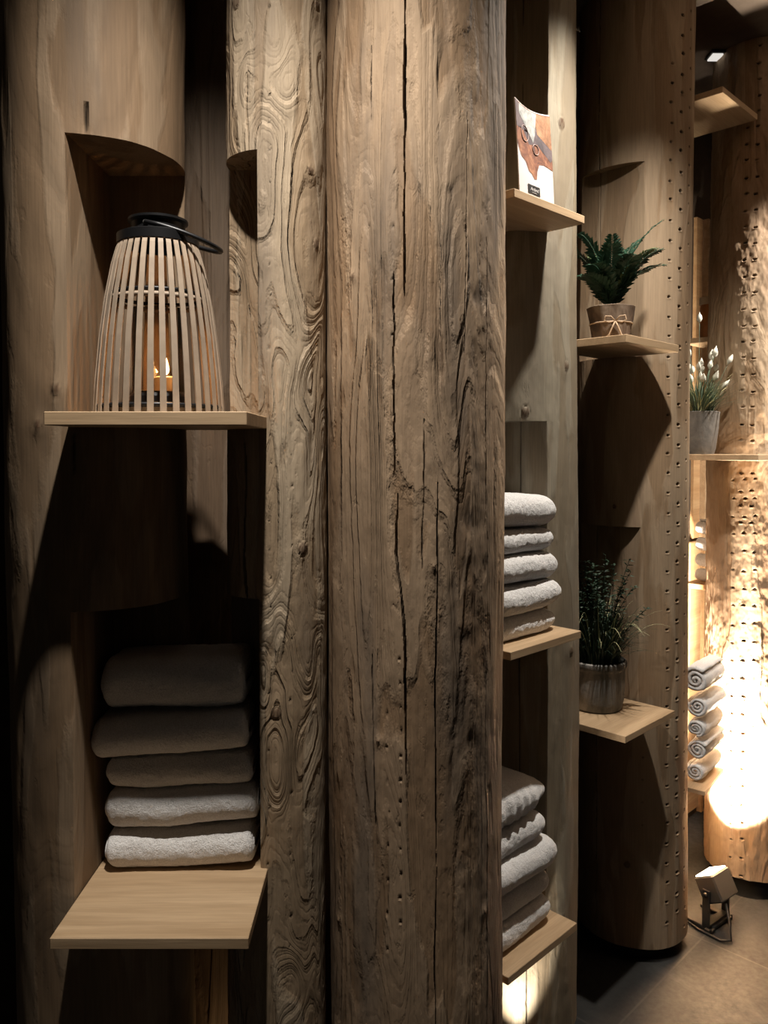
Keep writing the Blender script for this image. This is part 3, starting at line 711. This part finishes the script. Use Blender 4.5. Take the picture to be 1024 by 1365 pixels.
tc = bpy.data.curves.new('logo_text', 'FONT'); tc.body = 'Artland'; tc.size = .0115; tc.shear = .35; tc.align_x = 'CENTER'; tc.extrude = .0002; tc.space_character = .9
to = bpy.data.objects.new('logo_text', tc); C.objects.link(to)
dg = bpy.context.evaluated_depsgraph_get(); tm = bpy.data.meshes.new_from_object(to.evaluated_get(dg)); bpy.data.objects.remove(to)
tm.materials.clear(); tm.materials.append(M['paper'])
tob = bpy.data.objects.new('logo_text', tm); C.objects.link(tob); tob.parent = lb
tob.rotation_euler = (math.pi/2, -.0, 0); tob.location = bend(.41, .062, .0016)
MB().box(bend(.41, .045, .0016), (.02, .0003, .0008)).build('logo_underline', M['paper'], lb, smooth=False)

# ------------------------------------------------------------------ plants
def leaflet(mb, p, d, side, L, wd, droop=.2):
    d = d.normalized(); side = side.normalized(); up = d.cross(side)
    a = p; m1 = p+d*L*.4+side*wd*.5; m2 = p+d*L*.4-side*wd*.5; e = p+d*L+Vector((0, 0, -droop*L)); mm = p+d*L*.45+up*wd*.18
    mb.add([a, m1, mm, m2, e], [(0, 2, 1), (0, 3, 2), (1, 2, 4), (2, 3, 4)])
def frond(root, loc, dirv, L, rise, rng, lw=.05, mats=None, n=30, curl=.5):
    lw *= 1.25; L *= 1.08; rise *= 1.06
    d = Vector(dirv).normalized(); pts = []
    p = Vector(loc)
    for i in range(n+1):
        t = i/n
        pts.append(Vector(loc)+d*L*(t**1.25)*.75+Vector((0, 0, rise*(math.sin(t*math.pi*curl)/math.sin(math.pi*min(curl, .5))))))
    mb = MB(); mb.tube(pts, [.0016*(1-.8*i/n)+.0003 for i in range(n+1)], 5)
    side = d.cross(Vector((0, 0, 1))).normalized()
    fm = MB()
    for i in range(3, n+1):
        t = i/n; T = (pts[i]-pts[i-1]).normalized(); ll = lw*min(1., .35+t*2.2)*(1.08-.80*t**2.2)
        for s_ in (-1, 1):
            fd = (side*s_+T*.75+Vector((rng.uniform(-.15, .15), rng.uniform(-.15, .15), rng.uniform(-.1, .2)))).normalized()
            leaflet(fm, pts[i], fd, T, ll, ll*.38, .15)
    f = fm.build('frond', mats[0], root, smooth=False); mb.build('frond_stem', mats[1], f)
    return f
rng = random.Random(4)
fp = tag(empty('potted_fern', (.648, 2.262, 1.9045)), 'dark green fern in a bark-covered pot tied with a raffia bow', 'potted plant')
jit = lambda a, z: .02*math.sin(a*7+z*60)+.012*math.sin(a*17+2)
MB().lathe([(.0, 0), (.050, 0), (.053, .02), (.060, .06), (.064, .088), (.066, .098), (.061, .100), (.058, .090), (.05, .084), (.0, .084)], 64, jit=jit).build('pot', M['pot_bark'], fp, sharp=50)
MB().lathe([(.0, .088), (.057, .0885)], 24).build('soil', M['soil'], fp)
vw = Vector((-.648, -2.262, 0)).normalized(); sd = Vector((-vw.y, vw.x, 0)) * 1  # towards viewer, sideways
def pv(x, up, out): return vw*out + sd*x + Vector((0, 0, up))
bow = MB()
bow.tube([(.0585*math.cos(a), .0585*math.sin(a), .052) for a in np.linspace(0, 2*math.pi, 41)[:-1]], .0022, 6, True)
for sg in (-1, 1):
    bow.tube([pv(.012*1, .052, .063)+pv(sg*x, zq, o) for x, zq, o in ((0, 0, 0), (.012, .012, .006), (.026, .014, .004), (.030, .002, .002), (.018, -.004, .004), (0, 0, 0))], .002, 6)
    bow.tube([pv(.012, .052, .063)+pv(sg*x, zq, o) for x, zq, o in ((0, 0, 0), (.008, -.018, .004), (.016, -.038, .002), (.024, -.044, .0))], .0022, 6)
bow.build('raffia_bow', M['raffia'], fp)
SX = Vector((1, 0, 0)); 
for dx, dy, L, rise, lw, curl, mi in [(.80, -.1, .175, .235, .036, .42, 0), (.5, .15, .13, .20, .040, .45, 0), (1., -.45, .16, .155, .048, .48, 0), (.95, -.2, .19, .12, .045, .5, 0), (-.9, -.2, .12, .20, .048, .45, 0), (-.55, .2, .10, .21, .040, .42, 0), (-1., .1, .17, .17, .050, .5, 0),
    (-.2, -.9, .10, .16, .045, .5, 0), (.3, -.9, .12, .13, .045, .52, 0), (-.7, -.7, .13, .11, .048, .55, 0), (.9, .5, .13, .13, .045, .5, 0), (-.3, .6, .10, .17, .042, .45, 1), (.65, -.55, .15, .15, .036, .5, 1), (-.1, -.3, .06, .19, .040, .42, 0), (.2, -.4, .08, .14, .045, .45, 0), (-.8, -.45, .15, .09, .05, .6, 0)]:
    frond(fp, (rng.uniform(-.01, .01), rng.uniform(-.01, .01), .088), (dx, dy, 0), L, rise, rng, lw, (M['fern_light'] if mi else M['fern'], M['fern']), curl=curl)

def blade(mb, base, d, L, rise, wd, curl, n=9):
    pts = []
    d = Vector(d).normalized()
    for i in range(n+1):
        t = i/n; pts.append(Vector(base)+d*L*t**1.4+Vector((0, 0, rise*(t-curl*t**3))))
    side = d.cross(Vector((0, 0, 1))).normalized(); V = []
    for i, p in enumerate(pts):
        w_ = wd*(1-(i/n)**2)*.5+.0002; V += [p-side*w_, p+Vector((0, 0, w_*.3)), p+side*w_]
    Fc = []
    for i in range(n): Fc += [(i*3, i*3+1, i*3+4, i*3+3), (i*3+1, i*3+2, i*3+5, i*3+4)]
    mb.add(V, Fc)
def clear(a, L, dirs):
    for dx, dy, k in dirs:
        if math.cos(a)*dx+math.sin(a)*dy > .35: L = L*k
    return L
DG = ((.6, .8, .45), (-.85, -.5, .6))
gp = tag(empty('potted_grass', (.640, 2.345, .8275)), 'bushy dark grasses with pale blades in a weathered grey pot', 'potted plant')
jit = lambda a, z: .006*math.sin(a*3+z*30)
MB().lathe([(.0, 0), (.068, 0), (.073, .006), (.078, .03), (.080, .08), (.080, .118), (.083, .124), (.087, .132), (.086, .144), (.081, .147), (.076, .142), (.074, .125), (.0, .125)], 64, jit=jit).build('pot', M['pot_grey'], gp, sharp=50)
MB().lathe([(.0, .128), (.0745, .129)], 24).build('soil', M['soil'], gp)
rng = random.Random(9)
dk = MB(); pl = MB()
for i in range(700):
    a = rng.uniform(0, 2*math.pi); r = .06*math.sqrt(rng.random()); L = clear(a, rng.uniform(.03, .13), DG)
    blade(dk, (r*math.cos(a), r*math.sin(a), .128), (math.cos(a)+rng.uniform(-.4, .4), math.sin(a)+rng.uniform(-.4, .4), 0), L, rng.uniform(.10, .26), rng.uniform(.0025, .005), rng.uniform(.2, .5))
dk.build('dark_blades', M['leaf'], gp, smooth=False)
for i in range(80):
    a = rng.uniform(0, 2*math.pi); r = .06*math.sqrt(rng.random()); L = clear(a, rng.uniform(.06, .17), DG)
    blade(pl, (r*math.cos(a), r*math.sin(a), .128), (math.cos(a)+rng.uniform(-.4, .4), math.sin(a)+rng.uniform(-.4, .4), 0), L, rng.uniform(.17, .32), rng.uniform(.0018, .0034), rng.uniform(.2, .6))
pl.build('pale_blades', M['blade'], gp, smooth=False)
for i in range(36):
    a = rng.uniform(0, 2*math.pi); r = rng.uniform(.01, .05); L = clear(a, rng.uniform(.02, .11), DG); hgt = rng.uniform(.18, .37)
    b0 = Vector((r*math.cos(a), r*math.sin(a), .128)); dd = Vector((math.cos(a), math.sin(a), 0)); n = 16
    pts = [b0+dd*L*(k/n)**1.5+Vector((0, 0, hgt*(k/n)*(1-.12*(k/n)**2))) for k in range(n+1)]
    lf = MB(); lf.tube(pts, .0009, 5)
    for k in range(5, n+1):
        for q in range(3):
            an = rng.uniform(0, 6.28); leaflet(lf, pts[k], Vector((math.cos(an), math.sin(an), rng.uniform(.1, .9))), Vector((-math.sin(an), math.cos(an), .2)), rng.uniform(.014, .026), .008)
    lf.build('leafy_stem', M['leaf'], gp, smooth=False)
sp = tag(empty('potted_bunny_tails', (1.100, 2.760, 1.5835)), 'small grasses with fluffy white tips in a cement pot, upper right', 'potted plant')
MB().lathe([(.0, 0), (.052, 0), (.058, .02), (.066, .09), (.069, .135), (.071, .146), (.066, .148), (.062, .138), (.0, .13)], 56).build('pot', M['pot_cement'], sp, sharp=50)
MB().lathe([(.0, .132), (.0615, .133)], 24).build('soil', M['soil'], sp)
gr = MB(); lt_ = MB()
for i in range(560):
    a = rng.uniform(0, 2*math.pi); r = .05*math.sqrt(rng.random())
    tgt = gr if i % 4 else lt_
    blade(tgt, (r*math.cos(a), r*math.sin(a), .133), (math.cos(a)+rng.uniform(-.4, .4), math.sin(a)+rng.uniform(-.4, .4), 0), clear(a, rng.uniform(.04, .13), ((.9, .43, .45),)), rng.uniform(.07, .18), rng.uniform(.002, .004), rng.uniform(.1, .45))
gr.build('green_blades', M['sage'], sp, smooth=False); lt_.build('pale_blades', M['blade'], sp, smooth=False)
for i in range(30):
    a = rng.uniform(0, 2*math.pi); r = rng.uniform(.0, .04); L = clear(a, rng.uniform(.02, .14), ((.9, .43, .5),)); hgt = rng.uniform(.09, .21)
    if i == 0: a, L, hgt = 1.2, .03, .33
    b0 = Vector((r*math.cos(a), r*math.sin(a), .133)); dd = Vector((math.cos(a), math.sin(a), 0)); n = 8
    pts = [b0+dd*L*(k/n)**1.5+Vector((0, 0, hgt*(k/n))) for k in range(n+1)]
    st = MB().tube(pts, .0008, 5).build('stalk', M['sage'], sp)
    dirn = (pts[-1]-pts[-2]).normalized(); mb = MB()
    prof = [0.0005, .0055, .0088, .0088, .0066, .0032, .0004]
    mb.tube([pts[-1]+dirn*(.040*k/6) for k in range(7)], [q*rng.uniform(.85, 1.2) for q in prof], 9)
    mb.build('fluffy_tip', M['tail'], st)

# ------------------------------------------------------------------ floor flood lamp, ceiling lamp
lp = tag(empty('flood_lamp', (1.118, 2.605, 0), math.radians(38)), 'small square floodlight glowing on the tiled floor in front of the floodlit log', 'floor lamp')
Mt = Matrix.Rotation(math.radians(-28), 3, 'X')
hd = MB().box((0, 0, 0), (.105, .075, .085), Mt, bev=.005)
hdo = hd.build('lamp_head', M['lamp_body'], lp, smooth=False, loc=(0, 0, .135))
MB().box(Mt @ Vector((0, 0, .044)), (.088, .062, .004), Mt).build('front_glass', M['lampglass'], hdo, smooth=False)
for sg in (-1, 1):
    MB().box((sg*.062, 0, .075), (.006, .026, .13), bev=.001).build('bracket_arm', M['lamp_dark'], lp, smooth=False)
    MB().lathe([(0, 0), (.008, 0), (.008, .008), (0, .008)], 12).build('pivot_screw', M['lamp_dark'], lp, loc=(sg*.065, 0, .125)).rotation_euler = (0, sg*math.pi/2, 0)
MB().box((0, -.01, .010), (.150, .018, .012), bev=.002).box((-.055, .03, .010), (.018, .11, .012), bev=.002).box((.055, .03, .010), (.018, .11, .012), bev=.002).box((0, 0, .021), (.13, .026, .008), bev=.001).build('lamp_base', M['lamp_dark'], lp, smooth=False)
cb = MB().tube([(-.02, -.045, .10), (-.04, -.07, .05), (-.06, -.085, .010), (-.078, -.06, .006), (-.078, .02, .005), (-.05, .12, .005), (.0, .30, .005)], .0042, 8).build('power_cable', M['lamp_dark'], lp)
cl = tag(empty('ceiling_lamp', (1.180, 2.85, 2.998)), 'small rectangular white lamp on the dark ceiling', 'ceiling lamp')
MB().box((0, 0, .005), (.052, .062, .010), bev=.002).build('housing', M['lamp_dark'], cl, smooth=False)
MB().box((0, 0, -.003), (.038, .048, .006), bev=.001).build('glass_panel', M['ceil_lit'], cl, smooth=False)

# ------------------------------------------------------------------ behind the last logs
wr = tag(empty('wooden_frame', (1.375, 3.42, 0), Q), 'upright wooden frame boards in the gap before the floodlit log', 'frame')
MB().box((-.060, 0, 1.90), (.060, .022, 1.36), bev=.002).build('upright_board', M['plank_orange'], wr, smooth=False)
MB().box((-.018, -.012, 1.90), (.018, .045, 1.36), bev=.002).build('edge_strip', M['plank'], wr, smooth=False)
MB().box((-.060, 0, .62), (.11, .022, 1.17), bev=.002).build('lower_board', M['plank_orange'], wr, smooth=False)
MB().box((.018, 0, .60), (.020, .04, 1.19), bev=.002).build('lower_strip', M['plank_orange'], wr, smooth=False)
bs = tag(MB().box((0, 0, 0), (.16, .12, .02), bev=.001).build('shelf_board', M['plank'], smooth=False, loc=(1.270, 3.10, 2.02), rz=Q), 'narrow shelf in the gap under the small amber jar', 'shelf', 'wooden shelves set into the logs')
jr = tag(empty('amber_jar', (1.258, 3.078, 2.0303)), 'small amber jar with cream lid in the gap above the fluffy grasses', 'jar')
MB().lathe([(0, 0), (.026, 0), (.029, .01), (.029, .12), (.025, .13), (0, .13)], 32).build('jar_body', M['orange_glass'], jr, sharp=50)
MB().lathe([(0, 0), (.031, 0), (.031, .026), (.028, .029), (0, .029)], 32, (0, 0, .130)).build('lid', M['cap'], jr, sharp=40)
sh = tag(MB().box((0, 0, 0), (.17, .12, .02), bev=.001).build('shelf_board', M['plank_orange'], smooth=False, loc=(1.30, 3.14, 1.06), rz=Q), 'narrow shelf in the gap under the distant rolled towels', 'shelf', 'wooden shelves set into the logs')
z = 1.0705
for i, R in enumerate((.030, .032, .034, .036)):
    rolled(['bottom', 'second', 'third', 'topmost'][i]+' of the distant rolled towels in the dark gap left of the floodlit log', (1.300, 3.13, z), math.radians(-60), .10, R, 20+i, 'distant rolled towels in the gap'); z += R*1.86+.002
